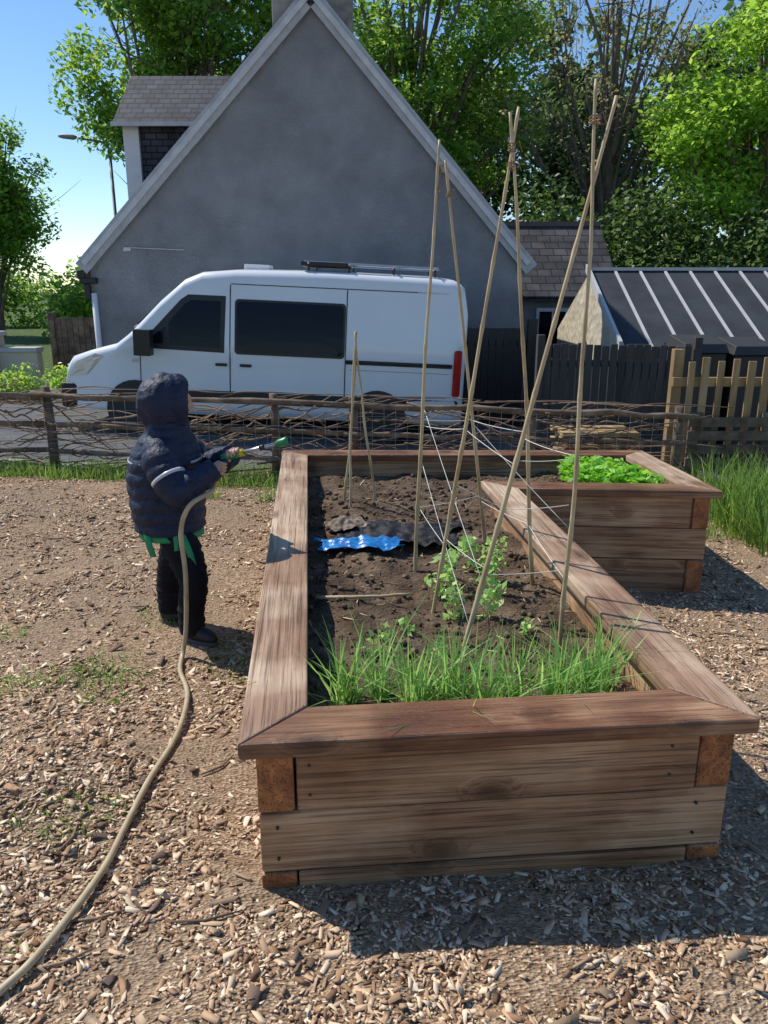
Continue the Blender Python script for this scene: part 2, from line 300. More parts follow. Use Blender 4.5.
# ------------------------------------------------------------------ chips
def boxes(name,P,Ln,Wd,Th,mat,parent=None,tilt=.35):
    n=len(P);U=np.array([(-1,-1,0),(1,-.8,0),(.85,1,0),(-1,.7,0),(-1,-1,1),(.9,-1,1),(1,.8,1),(-.8,1,1)],float)*.5
    U=U[None]+rng.uniform(-.16,.16,(n,8,3))*np.array([1,1,.3])
    V=U*np.stack([Ln,Wd,Th*2],1)[:,None,:]
    ya=rng.uniform(0,2*math.pi,n);ta=rng.normal(0,tilt,n);tb=rng.normal(0,tilt,n)
    c,s=np.cos(ta)[:,None],np.sin(ta)[:,None];x,y,z=V[...,0],V[...,1],V[...,2];x,z=x*c-z*s,x*s+z*c
    c,s=np.cos(tb)[:,None],np.sin(tb)[:,None];y,z=y*c-z*s,y*s+z*c
    c,s=np.cos(ya)[:,None],np.sin(ya)[:,None];x,y=x*c-y*s,x*s+y*c
    V=np.stack([x,y,z],-1)+P[:,None,:]
    q=np.array([(3,2,1,0),(4,5,6,7),(0,1,5,4),(1,2,6,5),(2,3,7,6),(3,0,4,7)])
    F=(q[None]+(np.arange(n)*8)[:,None,None]).reshape(-1,4)
    return np_mesh(name,V.reshape(-1,3),F,mat,parent)
n=170000
y=.6+6.1*rng.random(n)**1.5; x=rng.uniform(-1,1,n)*(1.1+.62*y)
keep=~inpoly(np.stack([x,y],1),inset(CAP,.04))
dens=np.array([noise.noise(Vector((a*1.3,b*1.3,9)))+.6*noise.noise(Vector((a*4,b*4,2))) for a,b in zip(x,y)])
keep&=(rng.random(n)<np.clip(.7+dens*2.3,.08,1)); x=x[keep];y=y[keep];n=len(x)
z=np.array([gz(a,b) for a,b in zip(x,y)])+rng.uniform(-.003,.004,n)
big=rng.random(n)**7
boxes('wood_chip_mulch',np.stack([x,y,z],1),rng.uniform(.005,.019,n)+big*.045,rng.uniform(.003,.009,n)+big*.012,rng.uniform(.001,.0035,n),m_chip,tilt=.3)
n=420;y=.9+4.5*rng.random(n);x=rng.uniform(-1,1,n)*(.7+.5*y);keep=~inpoly(np.stack([x,y],1),CAP);x=x[keep];y=y[keep];n=len(x)
z=np.array([gz(a,b) for a,b in zip(x,y)])+.004
boxes('bark_pieces',np.stack([x,y,z],1),rng.uniform(.02,.10,n),rng.uniform(.005,.026,n),rng.uniform(.002,.006,n),m_stick,tilt=.18)
A=Acc()
for i in range(70):
    y0=random.uniform(1.2,5.5);x0=random.uniform(-1,.9)*(.7+.5*y0)
    if inpoly(np.array([[x0,y0]]),CAP)[0]: continue
    a=random.random()*6.28;l=random.uniform(.05,.2);p=[]
    for t in(-.5,0,.5):
        px_,py_=x0+math.cos(a+.4*t)*l*t,y0+math.sin(a+.4*t)*l*t;p.append((px_,py_,gz(px_,py_)+.008))
    A.tube(p,[.003,.0045,.002],6)
A.build('twigs',[m_stick],None,smooth=True)
n=16000;P=np.stack([rng.uniform(-.8,2,n),rng.uniform(1.8,5.5,n)],1);P=P[inpoly(P,inset(CAP,.15))];n=len(P)
z=np.array([soilz(a,b) for a,b in P]);r=.003+rng.random(n)**8*.022
boxes('soil_clods',np.column_stack([P,z-.001]),r*1.3,r,r*.8,m_clod,bed,tilt=.8)
n=600;P=np.stack([rng.uniform(-.8,2,n),rng.uniform(1.8,5.5,n)],1);P=P[inpoly(P,inset(CAP,.16))];n=len(P)
z=np.array([soilz(a,b) for a,b in P])+.004
boxes('straw_bits',np.column_stack([P,z]),rng.uniform(.02,.08,n),rng.uniform(.002,.005,n),rng.uniform(.001,.003,n),m_chip,bed,tilt=.2)
# ------------------------------------------------------------------ blades / leaves
def blades(name,base,H,W,mat,parent=None,lean=.5,curve=.5):
    n=len(base);ya=rng.uniform(0,2*math.pi,n);ln=np.abs(rng.normal(0,lean,n));d=np.stack([np.cos(ya),np.sin(ya)],1)
    wd=np.stack([-d[:,1],d[:,0]],1); tw=rng.uniform(0,math.pi,n); wd=np.stack([np.cos(tw)*wd[:,0]-np.sin(tw)*wd[:,1],np.sin(tw)*wd[:,0]+np.cos(tw)*wd[:,1]],1)
    rows_=[]
    for t,wf in ((0,.8),(.35,1),(.7,.75),(1,.08)):
        off=(ln*(t*.6+curve*t*t))*H; zz=H*t*(1-.25*np.minimum(ln,1.2)*t)
        c=base+np.stack([d[:,0]*off,d[:,1]*off,zz],1); w=(W*wf)[:,None]*wd
        rows_.append(c-np.column_stack([w,np.zeros(n)]));rows_.append(c+np.column_stack([w,np.zeros(n)]))
    V=np.stack(rows_,1).reshape(-1,3);q=np.array([(0,1,3,2),(2,3,5,4),(4,5,7,6)])
    F=(q[None]+(np.arange(n)*8)[:,None,None]).reshape(-1,4)
    return np_mesh(name,V,F,mat,parent,smooth=False)
def leaves(name,C,size,mat,parent=None,flat=.5):
    n=len(C);nr=rng.normal(0,1,(n,3));nr[:,2]=np.abs(nr[:,2])+flat;nr/=np.linalg.norm(nr,axis=1)[:,None]
    a=np.cross(nr,rng.normal(0,1,(n,3)));a/=np.linalg.norm(a,axis=1)[:,None];b=np.cross(nr,a)
    s=(size*rng.uniform(.6,1.3,n))[:,None]
    V=np.stack([C-a*s*.6,C+b*s*.33-a*s*.05+nr*s*.06,C+a*s*.6,C-b*s*.33-a*s*.05+nr*s*.06],1).reshape(-1,3)
    return np_mesh(name,V,np.arange(n*4).reshape(-1,4),mat,parent)
def clumps(cent,rad,per,sq=.75):
    out=[]
    for c,r in zip(cent,rad):
        k=int(per*(r**1.6)); d=rng.normal(0,1,(k,3));d/=np.linalg.norm(d,axis=1)[:,None]
        rr=r*rng.random(k)**.45; p=d*rr[:,None]; p[:,2]*=sq; out.append(p+c)
    return np.concatenate(out)
def tree(name,x,y,height,crowns,mat,tr=.25,nc=60,per=260,leaf=.17,lean=0,cr=(.45,1.05),sparse=0):
    e=empty(name);z0=gz(x,y);A=Acc()
    top=Vector((x+lean,y,z0+height*.8));tp,tr_=crom([(x,y,z0-.2),(x+.1,y,z0+height*.25),(x+lean*.5,y+.1,z0+height*.5),top],[tr*1.3,tr,tr*.7,tr*.2],6)
    A.tube(tp,tr_,9)
    C=[];R=[]
    tot=sum(c[3]*c[4]*c[5] for c in crowns)
    for c in crowns:
        k=max(6,int(nc*c[3]*c[4]*c[5]/tot))
        for _ in range(k):
            d=rng.normal(0,1,3);d/=np.linalg.norm(d);r=rng.random()**.4
            C.append(np.array(c[:3])+d*r*np.array(c[3:6])*rng.uniform(.85,1.12));R.append(rng.uniform(*cr))
    for i,c in enumerate(C):
        if i%2==0:
            f=min(max((c[2]-z0)/height-.25,.15),.95);s=tp[int(f*(len(tp)-1))]
            mid=(s+Vector(c))*.5+Vector((random.uniform(-.3,.3),random.uniform(-.3,.3),random.uniform(-.1,.5)))
            p,r=crom([s,mid,Vector(c)],[tr*.35,tr*.2,tr*.05],4);A.tube(p,r,5)
            for _ in range(2+sparse):
                q=Vector(c)+Vector(rng.normal(0,.7,3)); A.tube([mid.lerp(Vector(c),.6),mid.lerp(q,.7)+Vector((0,0,.15)),q],[tr*.07,tr*.04,tr*.015],4)
    A.build('trunk_and_limbs',[m_bark],e,smooth=True)
    leaves('foliage',clumps(C,R,per),leaf,mat,e)
    return e
tree('broadleaf_tree',-6.3,24.5,12,[(-6.2,24,8.2,2.3,2.2,4.2),(-4.5,25,9.5,2.8,2.2,4),(-7.0,24,6.0,1.2,1.4,1.8)],m_leafB,.3,150,400,.16)
tree('broadleaf_tree',.8,26,13,[(.6,26,9,3.6,2.6,5),(3.2,27,8,2.6,2.4,4)],m_leafB,.32,120,340,.16)
tree('broadleaf_tree',9.8,21.5,10,[(9.8,21.5,5.8,3.2,2.4,3.4),(11.5,22,7.5,3,2.4,3.6),(8.2,20.8,5.0,1.7,1.6,1.8)],m_leafA,.28,150,420,.145)
tree('bare_budding_tree',6.2,23,12,[(6,23,8,3.0,2.0,4.5)],m_leafD,.22,70,75,.10,cr=(.5,1.0),sparse=6)
tree('broadleaf_tree',-14.2,29,8.5,[(-14.2,29,5.1,2.3,2.2,2.7),(-15.2,29,4.6,2.2,2,2.2),(-13.4,29,3.4,1.5,1.4,1.4)],m_leafB,.22,110,380,.16)
def mass(name,boxes_,mat,per,leaf,n):
    C=[];R=[]
    for (x0,x1,y0,y1,z0,z1),k in zip(boxes_,n):
        for _ in range(k):
            C.append(np.array([rng.uniform(x0,x1),rng.uniform(y0,y1),z0+(z1-z0)*rng.random()]));R.append(rng.uniform(.8,1.5))
    return leaves(name,clumps(C,R,per),leaf,mat)
mass('distant_woodland',[(-1,19,31,35,0,8.5),(-1,19,33,36,7,12)],m_leafC,150,.3,[220,50])
mass('ivy_bush',[(3.6,7.2,19.5,21.5,-.3,4.0),(6.5,12.5,18.5,20.5,-.3,3.0)],m_leafC,300,.14,[46,60])
mass('hedge',[(-26,-7.5,36,38,-.3,2.3),(-10.8,-8.9,27,28,-.5,1.9)],m_leafB,240,.2,[70,14])
# ------------------------------------------------------------------ house
H=empty('stone_cottage');HX=-1.12;YF=13.5;YB=21.5
xl,xr,ze,za=-4.92,2.33,2.0,5.85
A=Acc();V=[(xl,YF,-1),(xr,YF,-1),(xr,YF,ze),(HX,YF,za),(xl,YF,ze)];V+= [(a,YB,c) for a,b,c in V]
A.add(V,[(0,1,2,3,4),(9,8,7,6,5),(0,4,9,5),(1,6,7,2)],0);A.build('walls',[m_render],H)
def slab(pa,pb,y0,y1,th,name,mat,parent):
    d=Vector((pb[0]-pa[0],0,pb[1]-pa[1])).normalized();n_=Vector((-d.z,0,d.x)); n_=n_ if n_.z>0 else -n_
    A=Acc();c=[(pa[0],pa[1]),(pb[0],pb[1]),(pb[0]+n_.x*th,pb[1]+n_.z*th),(pa[0]+n_.x*th,pa[1]+n_.z*th)]
    V=[(p[0],y0,p[1]) for p in c]+[(p[0],y1,p[1]) for p in c]
    A.add(V,[(0,1,2,3),(7,6,5,4),(0,4,5,1),(1,5,6,2),(2,6,7,3),(3,7,4,0)]);return A.build(name,[mat],parent)
sl=(za-ze)/(HX-xl);sr=(za-ze)/(xr-HX);oh=.04
el=(xl-oh,ze-oh*sl);er=(xr+oh,ze-oh*sr)
slab(el,(HX,za),YF-.04,YB,.09,'roof_left',m_slateX,H);slab(er,(HX,za+.002),YF-.04,YB,.09,'roof_right',m_slateX,H)
slab((el[0],el[1]-.1),(HX,za-.1),YF-.085,YF-.042,.235,'bargeboard_left',m_barge,H);slab((er[0],er[1]-.1),(HX,za-.098),YF-.087,YF-.044,.235,'bargeboard_right',m_barge,H)
slab((el[0],el[1]+.03),(HX,za+.03),YF-.12,YF-.088,.08,'verge_left',m_verge,H);slab((er[0],er[1]+.03),(HX,za+.032),YF-.122,YF-.09,.08,'verge_right',m_verge,H)
A=Acc();A.box(xl-.2,xl-.07,YF-.1,YB,ze-.22,ze-.08);A.box(xl-.16,xl+.12,YF-.13,YF-.005,ze-.3,ze-.2);A.box(xl-.1,xl+.0,YF-.12,YF-.02,ze-.55,ze-.3);A.build('gutter',[m_black],H,bevel=.02)
A=Acc();A.tube([(xl+.05,YF-.07,ze-.45),(xl+.05,YF-.07,-.8)],.05,10);A.build('downpipe',[m_white],H,smooth=True)
A=Acc();A.box(xl+.6,xl+.72,YF-.05,YF-.002,2.22,2.28);A.tube([(xl+.6,YF-.02,2.28),(xl+1.6,YF-.02,2.24)],.008,6);A.build('wall_cable_box',[m_verge],H)
A=Acc();A.box(HX-.62,HX+.62,YF+.12,YF+.85,5.0,7.0);A.box(HX-.7,HX+.7,YF+.05,YF+.92,7.0,7.18)
for s in(-.3,.3): A.tube([(HX+s,YF+.45,7.15),(HX+s,YF+.45,7.6)],[.15,.12],12)
A.build('chimney',[m_stone],H,bevel=.02)
A=Acc();A.box(-4.62,-1.9,15.2,17.4,2.2,4.5,0);A.build('dormer_cheeks',[m_slateY],H)
A=Acc();A.box(-4.68,-4.40,15.12,15.24,2.2,4.43);A.box(-4.67,-4.622,15.26,17.4,2.6,4.43);A.build('dormer_white_trim',[m_white],H)
A=Acc();V=[(-4.8,14.95,4.44),(-1.4,14.95,4.44),(-1.4,16.3,5.5),(-4.8,16.3,5.5),(-4.8,17.65,4.44),(-1.4,17.65,4.44)]
A.add(V,[(0,1,2,3),(3,2,5,4),(0,3,4),(1,5,2),(0,4,5,1)]);A.build('dormer_roof',[m_slateY],H)
A=Acc();A.box(-4.82,-1.9,14.9,14.948,4.38,4.45);A.build('dormer_fascia',[m_verge],H)
# outbuilding
E=empty('outbuilding');A=Acc();x0,x1=2.6,4.65
V=[(x0,16.2,-1),(x1,16.2,-1),(x1,16.2,1.5),(x0,16.2,1.5),(x0,20,-1),(x1,20,-1),(x1,20,1.5),(x0,20,1.5),(x0,18.1,2.85),(x1,18.1,2.85)]
A.add(V,[(0,1,2,3),(1,5,6,9,2),(5,4,7,6),(4,0,3,8,7)]);A.build('walls',[m_render],E)
A=Acc();A.add([(x0-.2,15.95,1.48),(x1+.12,15.95,1.48),(x1+.12,18.1,2.98),(x0-.2,18.1,2.98),(x0-.2,15.95,1.40),(x1+.12,15.95,1.40)],[(0,1,2,3),(4,5,1,0)]);A.add([(x0-.2,18.1,2.98),(x1+.12,18.1,2.98),(x1+.12,20.2,1.48),(x0-.2,20.2,1.48)],[(0,1,2,3)]);A.build('roof',[m_tile],E)
A=Acc();A.box(x0-.2,x1+.12,18.03,18.17,2.95,3.05);A.build('ridge_tiles',[M('ridge_clay',(.14,.10,.09),5,.8)],E)
A=Acc();A.box(3.1,3.75,16.14,16.198,.2,1.25,0);A.box(3.16,3.69,16.12,16.139,.27,1.18,1);A.box(3.41,3.44,16.10,16.119,.27,1.18,0);A.build('window',[m_white,m_glass],E)
# shed
S=empty('felt_roof_shed');sx0,sx1=3.3,9.5
A=Acc();V=[(sx0,11.05,-1),(sx1,11.05,-1),(sx1,11.05,.9),(sx0,11.05,.9),(sx0,15,-1),(sx1,15,-1),(sx1,15,.9),(sx0,15,.9),(sx0,13,1.84),(sx1,13,1.84)]
A.add(V,[(0,1,2,3),(1,5,6,9,2),(5,4,7,6)],1);A.add(V,[(4,0,3,8,7)],0);A.build('walls',[m_rubble,m_darkfence],S)
A=Acc();A.add([(sx0+.02,10.9,.84),(sx1,10.9,.84),(sx1,13,1.9),(sx0+.02,13,1.9),(sx0+.02,10.9,.78),(sx1,10.9,.78)],[(0,1,2,3),(4,5,1,0)]);A.add([(sx0+.02,13,1.9),(sx1,13,1.9),(sx1,15.1,.84),(sx0+.02,15.1,.84)],[(0,1,2,3)]);A.build('roof',[m_felt],S)
A=Acc();xx=sx0+.0
while xx<sx1:
    A.add([(xx,10.88,.85),(xx+.04,10.88,.85),(xx+.04,13,1.925),(xx,13,1.925),(xx,10.88,.80),(xx+.04,10.88,.80),(xx+.04,13.02,1.89),(xx,13.02,1.89)],[(0,1,2,3),(4,5,1,0),(1,5,6,2),(4,0,3,7)]);xx+=.40
A.box(sx0-.02,sx1,12.96,13.05,1.9,1.95);A.add([(sx0-.05,10.86,.80),(sx0-.002,10.86,.80),(sx0-.002,13,1.88),(sx0-.05,13,1.88),(sx0-.05,10.86,.92),(sx0-.002,10.86,.92),(sx0-.002,13,2.0),(sx0-.05,13,2.0)],[(0,1,5,4),(0,4,7,3),(1,2,6,5),(4,5,6,7)])
A.build('roof_battens',[M('batten_paint',(.5,.5,.5),6,.7)],S)
# ------------------------------------------------------------------ van
van=empty('parked_van')
def topz(X):
    pts=[(0,.72),(.04,.92),(.12,1.02),(.4,1.12),(.80,1.24),(.95,1.36),(1.4,1.84),(1.72,2.13),(1.95,2.23),(2.4,2.28),(3.5,2.31),(5.0,2.30),(5.35,2.27),(5.46,2.18),(5.52,1.9)]
    for a,b in zip(pts,pts[1:]):
        if X<=b[0]: 
            t=(X-a[0])/(b[0]-a[0]); return a[1]+(b[1]-a[1])*t
    return pts[-1][1]
def hw(X):
    if X<.9: return .72+.27*math.sin(min(1,X/.9)*math.pi/2)
    if X>5.3: return .99-.08*((X-5.3)/.22)**2
    return .99
def sidey(X,z):
    w=hw(X); 
    if z<1.12: w-=.014*abs(math.sin(max(0,(z-.55))*3))
    if z>1.15: w-=.13*((z-1.15)/1.15)**1.3
    return w
stations=sorted(set([0,.015,.04,.08,.12,.2,.3,.4,.55,.7,.80,.88,.95,1.05,1.2,1.4,1.6,1.72,1.83,1.95,2.15,2.4,2.8,3.2,3.6,4,4.4,4.8,5,5.2,5.3,5.38,5.43,5.46,5.49,5.52]))
NZ=12;NR=6;rings=[]
for X in stations:
    T=topz(X);z0=.32 if X>.1 else .32+.1*(1-X/.1);r=min(.16,(T-z0)*.3) if X>.95 else min(.12,(T-z0)*.3)
    half=[(0,z0)]
    for k in range(NZ+1):
        z=z0+(T-r-z0)*k/NZ; half.append((sidey(X,z),z))
    yy=half[-1][0]
    for k in range(1,NR+1):
        a=math.pi/2*k/NR; half.append((yy-r*(1-math.cos(a)),T-r+r*math.sin(a)))
    half.append((0,T+.025*(1 if X>1.5 else .6)))
    ring=half+[(-a,b) for a,b in half[::-1][1:-1]]; rings.append([(X,a,b) for a,b in ring])
A=Acc();nr=len(rings[0]);V=[p for r in rings for p in r];F=[]
for i in range(len(rings)-1):
    for k in range(nr):
        k2=(k+1)%nr;F.append((i*nr+k,(i+1)*nr+k,(i+1)*nr+k2,i*nr+k2))
F.append(tuple(range(nr)));F.append(tuple((len(rings)-1)*nr+k for k in range(nr))[::-1])
A.add(V,F);A.build('body',[m_van],van,smooth=True)
def panel(A,poly,off,m,sides=(1,-1)):
    for s in sides:
        P=[];n=len(poly)
        for i in range(n):
            a=poly[i];b=poly[(i+1)%n];st=max(1,int(max(abs(b[0]-a[0]),abs(b[1]-a[1]))/.15))
            for k in range(st): P.append((a[0]+(b[0]-a[0])*k/st,a[1]+(b[1]-a[1])*k/st))
        cx=sum(p[0] for p in P)/len(P);cz=sum(p[1] for p in P)/len(P)
        V=[(cx,s*(sidey(cx,cz)+off),cz)]
        for f in (.5,1):
            V+=[(cx+(p[0]-cx)*f,s*(sidey(cx+(p[0]-cx)*f,cz+(p[1]-cz)*f)+off),cz+(p[1]-cz)*f) for p in P]
        n=len(P);F=[(0,1+i,1+(i+1)%n) for i in range(n)]+[(1+i,1+n+i,1+n+(i+1)%n,1+(i+1)%n) for i in range(n)]
        if s<0: F=[f[::-1] for f in F]
        A.add(V,F,m)
def rrect(x0,x1,z0,z1,r=.05):
    o=[]
    for cx,cz,a0 in((x1-r,z1-r,0),(x0+r,z1-r,90),(x0+r,z0+r,180),(x1-r,z0+r,270)):
        for k in range(4):
            a=math.radians(a0+k*30);o.append((cx+r*math.cos(a),cz+r*math.sin(a)))
    return o
A=Acc()
panel(A,[(1.16,1.2),(2.26,1.18),(2.28,1.93),(1.78,1.93),(1.68,1.86),(1.2,1.33)],.004,1)
panel(A,[(1.52,1.26),(2.2,1.24),(2.21,1.86),(1.82,1.86),(1.72,1.79),(1.52,1.55)],.009,0)
panel(A,[(1.27,1.27),(1.47,1.27),(1.47,1.50),(1.27,1.33)],.009,0)
panel(A,rrect(2.40,3.88,1.17,1.9,.05),.005,1);panel(A,rrect(2.43,3.85,1.20,1.87,.05),.009,0)
panel(A,rrect(3.9,5.34,1.10,1.16,.015),.012,1)
panel(A,rrect(1.2,5.45,.5,.66,.03),.014,1)
for x_ in (2.33,3.885): panel(A,rrect(x_,x_+.014,.62,2.08,.004),.004,1)
panel(A,rrect(1.12,1.132,.62,1.22,.004),.004,1)
panel(A,rrect(2.34,5.4,2.085,2.097,.004),.004,1);panel(A,rrect(3.95,5.3,1.02,1.03,.004),.004,4)
for x_ in(2.14,2.47): panel(A,rrect(x_,x_+.16,1.0,1.04,.015),.02,1)
panel(A,rrect(1.02,1.1,1.0,1.05,.02),.01,3)
panel(A,rrect(5.36,5.47,.72,1.35,.03),.012,2)
Vw=[(1.0,-.72,1.42),(1.0,.72,1.42),(1.74,.66,2.12),(1.74,-.66,2.12)]
Vw=[(a-.03,b,c+.03) for a,b,c in Vw];A.add(Vw,[(0,1,2,3)],0)
panel(A,[(.07,.74),(.36,.80),(.62,1.06),(.5,1.09),(.2,.96)],.012,3)
A.build('windows_and_trim',[m_glass,m_black,m_red,m_chrome,m_barge],van,smooth=False)
A=Acc();A.box(-.06,.3,-.8,.8,.3,.66);A.box(5.3,5.58,-.9,.9,.36,.58);A.build('bumpers',[m_black],van,bevel=.05)
A=Acc()
for s in(1,-1):
    p,r=crom([(1.32,s*1.0,1.25),(1.26,s*1.12,1.27),(1.22,s*1.2,1.29)],[.03,.03,.03],4);A.tube(p,r,8)
    A.box(1.14,1.36,s*1.23-.09,s*1.23+.09,1.12,1.46)
A.build('mirrors',[m_black],van,bevel=.06)
A=Acc()
for X in(1.05,4.35):
    for s in(1,-1):
        for R,w0,w1,m in((.345,.72,.955,0),(.21,.95,.965,1),(.06,.96,.985,1)):
            A.tube([(X,s*w0,.345),(X,s*(w0+.02),.345),(X,s*(w1-.02),.345),(X,s*w1,.345)],[R*.93,R,R,R*.93],28,m)
        A.tube([(X,s*.93,.36),(X,s*1.002,.36)],.40,28,2)
A.build('wheels',[m_rubber,m_chrome,m_dark],van,smooth=False)
A=Acc()
for s in(.72,-.72): A.tube([(3.3,s,2.42),(5.1,s,2.41)],.02,8,0)
for X in(3.35,3.9,4.5,5.05):
    A.tube([(X,-.76,2.41),(X,.76,2.41)],.018,8,0)
    for s in(.7,-.7): A.tube([(X,s,2.2),(X,s,2.41)],.016,6,1)
A.box(3.25,3.9,-.75,.2,2.37,2.43,1);A.box(2.4,2.75,-.2,.2,2.30,2.37,2)
A.build('roof_rack_and_vent',[m_chrome,m_black,m_white],van,bevel=.008)
tl=math.atan(.045)
van.matrix_world=Matrix.Translation((-4.53,10.7+.99,gz(-4.38,11.0)+.01))@Matrix.Rotation(tl,4,'Y')@Matrix.Diagonal((1.015,1,1,1))
# ------------------------------------------------------------------ woven stick fence
Fn=empty('brushwood_fence');A=Acc();FY=6.62
def ftop(x): return .77-.031*(x+3.3)
for x_ in(-6.2,-4.5,-2.9,-.95,-.27,1.27,2.55): 
    A.tube([(x_,FY,-.3),(x_+.01,FY,ftop(x_)*.5),(x_,FY,ftop(x_)+.05)],[.045,.042,.038],9)
for off,r in((-.02,.026),(-.27,.022),(-.5,.022)):
    for a,b in((-7,-2.9),(-3,-.2),(-.35,1.3),(1.2,2.7)):
        pts=[(a+(b-a)*t,FY-.06+random.uniform(-.015,.015),ftop(a+(b-a)*t)+off+random.uniform(-.018,.018)) for t in np.linspace(0,1,7)]
        A.tube(pts,[r*random.uniform(.8,1.15) for _ in pts],8)
A.build('posts_and_rails',[m_fence],Fn,smooth=True)
A=Acc()
for i in range(420):
    x0=random.uniform(-6.5,2.0);l=random.uniform(.3,1.4);z0=random.uniform(.05,.74);zz=z0+random.gauss(0,.2)
    if x0>-2.2 and random.random()<.3: continue
    f=lambda z,x:min(max(z,.03),ftop(x)+.05)
    yo=random.choice((-.09,.02,.06))
    pts=[(x0,FY+yo,f(z0,x0))]
    for t in(.25,.5,.75,1): pts.append((x0+l*t,FY+yo*math.cos(t*3.1*1.5),f(z0+(zz-z0)*t+random.gauss(0,.028),x0+l*t)))
    rr=random.uniform(.003,.009);p,r=crom(pts,[rr,rr,rr*.9,rr*.7,rr*.4],3)
    A.tube(p,r,5)
A.build('woven_branches',[m_stick],Fn,smooth=True)
A=Acc();x_=-6.5
while x_<2.6:
    A.tube([(x_,FY-.1,.02),(x_,FY-.1,ftop(x_)-.03)],.0012,4);x_+=.1
for zz in(.12,.22,.32,.42,.52,.62): A.tube([(-6.5,FY-.101,zz+.1),(2.6,FY-.101,zz-.12)],.0012,4)
A.build('wire_netting',[m_chrome],Fn)
# dark board fence + gate
D=empty('dark_board_fence');A=Acc();x_=1.95
while x_<3.75:
    zt=.98+random.uniform(-.02,.02)-.02*(x_-1.9);A.box(x_,x_+.085,9.5+random.uniform(-.008,.008),9.525,-.75,zt);x_+=.1
A.box(1.9,3.8,9.53,9.58,.7,.78);A.box(1.9,3.8,9.53,9.58,0,.08);A.box(1.86,1.945,9.48,9.6,-.8,1.08);A.box(3.76,3.85,9.48,9.6,-.8,1.05)
A.build('boards',[m_darkfence],D,bevel=.004)
D=empty('dark_timber_gate');A=Acc();x_=1.25
while x_<2.3: A.box(x_,x_+.11,12.9,12.93,-.8,1.0);x_+=.118
A.box(1.2,2.4,12.94,12.98,.7,.8);A.box(2.35,2.5,12.85,13.0,-.8,1.15);A.build('boards',[m_black],D,bevel=.004)
T=empty('timber_picket_fence');A=Acc();x_=2.66
while x_<6:
    zt=1.03+random.uniform(-.06,.05);xo=random.uniform(-.015,.015);w_=random.uniform(.055,.08)
    A.box(x_+xo,x_+w_+xo,6.8,6.82,.1,zt);x_+=.13
A.box(2.55,6.1,6.83,6.87,.78,.86);A.box(2.55,6.1,6.83,6.87,.42,.5)
for p in(2.6,4.1,5.6): A.box(p-.045,p+.045,6.875,6.96,-.3,1.1)
A.build('pickets',[m_lightfence],T,bevel=.004)
A=Acc()
for i,zz in enumerate((.08,.2,.32,.44)): A.box(2.68,6,6.70+.004*i,6.725+.004*i,zz,zz+.085)
for p in(2.72,3.35,4.0,4.7,5.4): A.box(p,p+.1,6.742,6.79,-.2,.56)
A.build('lower_rails',[m_fence],T,bevel=.004)
Q=empty('timber_stack');A=Acc()
for i in range(9):
    for j in range(3):
        s=random.uniform(-.06,.06);A.box(1.75+s,2.5+s,7.4+j*.16,7.53+j*.16,-.22+i*.055,-.22+i*.055+.045)
A.build('planks',[m_lightfence],Q,bevel=.003)
def bin_(x,y,h=1.02):
    e=empty('wheelie_bin');A=Acc();z=gz(x,y);V=[]
    for zz,s in((.06,.21),(h*.88,.28)): V+=[(x-s,y-s*1.1,z+zz),(x+s,y-s*1.1,z+zz),(x+s,y+s*1.1,z+zz),(x-s,y+s*1.1,z+zz)]
    A.add(V,[(3,2,1,0),(4,5,6,7),(0,1,5,4),(1,2,6,5),(2,3,7,6),(3,0,4,7)]);A.build('bin_body',[m_dark],e,bevel=.02)
    A=Acc();V=[(x-.3,y-.34,z+h*.885),(x+.3,y-.34,z+h*.885),(x+.3,y+.34,z+h*.91),(x-.3,y+.34,z+h*.91),(x-.26,y-.3,z+h*.95),(x+.26,y-.3,z+h*.95),(x+.26,y+.3,z+h),(x-.26,y+.3,z+h)]
    A.add(V,[(3,2,1,0),(4,5,6,7),(0,1,5,4),(1,2,6,5),(2,3,7,6),(3,0,4,7)]);A.tube([(x-.3,y+.36,z+h*.93),(x+.3,y+.36,z+h*.93)],.02,8);A.build('lid',[m_dark],e,bevel=.02)
    A=Acc()
    for s in(-.24,.24): A.tube([(x+s-.03,y+.26,z+.1),(x+s+.03,y+.26,z+.1)],.1,16)
    A.build('bin_wheels',[m_rubber],e)
for bx in(4.1,4.75): bin_(bx,10.3,1.72)
e=empty('street_lamp');A=Acc();lx,ly=-7.85,24;z=gz(lx,ly);A.tube([(lx,ly,z),(lx,ly,z+1.2),(lx,ly,z+1.25),(lx,ly,5.45)],[.09,.09,.06,.045],10)
p,r=crom([(lx,ly,5.4),(lx-.1,ly,5.62),(lx-.6,ly,5.72),(lx-1.1,ly,5.78)],[.04,.035,.03,.03],5);A.tube(p,r,8);A.build('column',[M('galvanised_steel',(.2,.21,.22),5,.5,metal=.3)],e,smooth=True)
A=Acc();V,F=tube([(lx-.9,ly,5.77),(lx-1.0,ly,5.78),(lx-1.3,ly,5.81),(lx-1.42,ly,5.81)],[.04,.07,.065,.03],10);A.add(V,F);A.build('lantern',[M('lamp_housing',(.2,.2,.22),5,.5)],e,smooth=True)
e=empty('boundary_wall');A=Acc();A.box(-13,-6.3,14.2,14.42,-.6,.52);A.box(-7.35,-7.0,14.1,14.5,-.6,.8);A.build('wall',[m_render2],e)
A=Acc();A.box(-13,-7.36,14.15,14.47,.52,.6);A.box(-6.99,-6.28,14.15,14.47,.52,.6);A.box(-7.4,-6.95,14.05,14.55,.8,.88);A.build('coping',[m_barge],e,bevel=.01)
e=empty('side_gate');A=Acc();x_=-6.2
while x_<-5.2: A.box(x_,x_+.1,14.9,14.93,-.5,1.1);x_+=.11
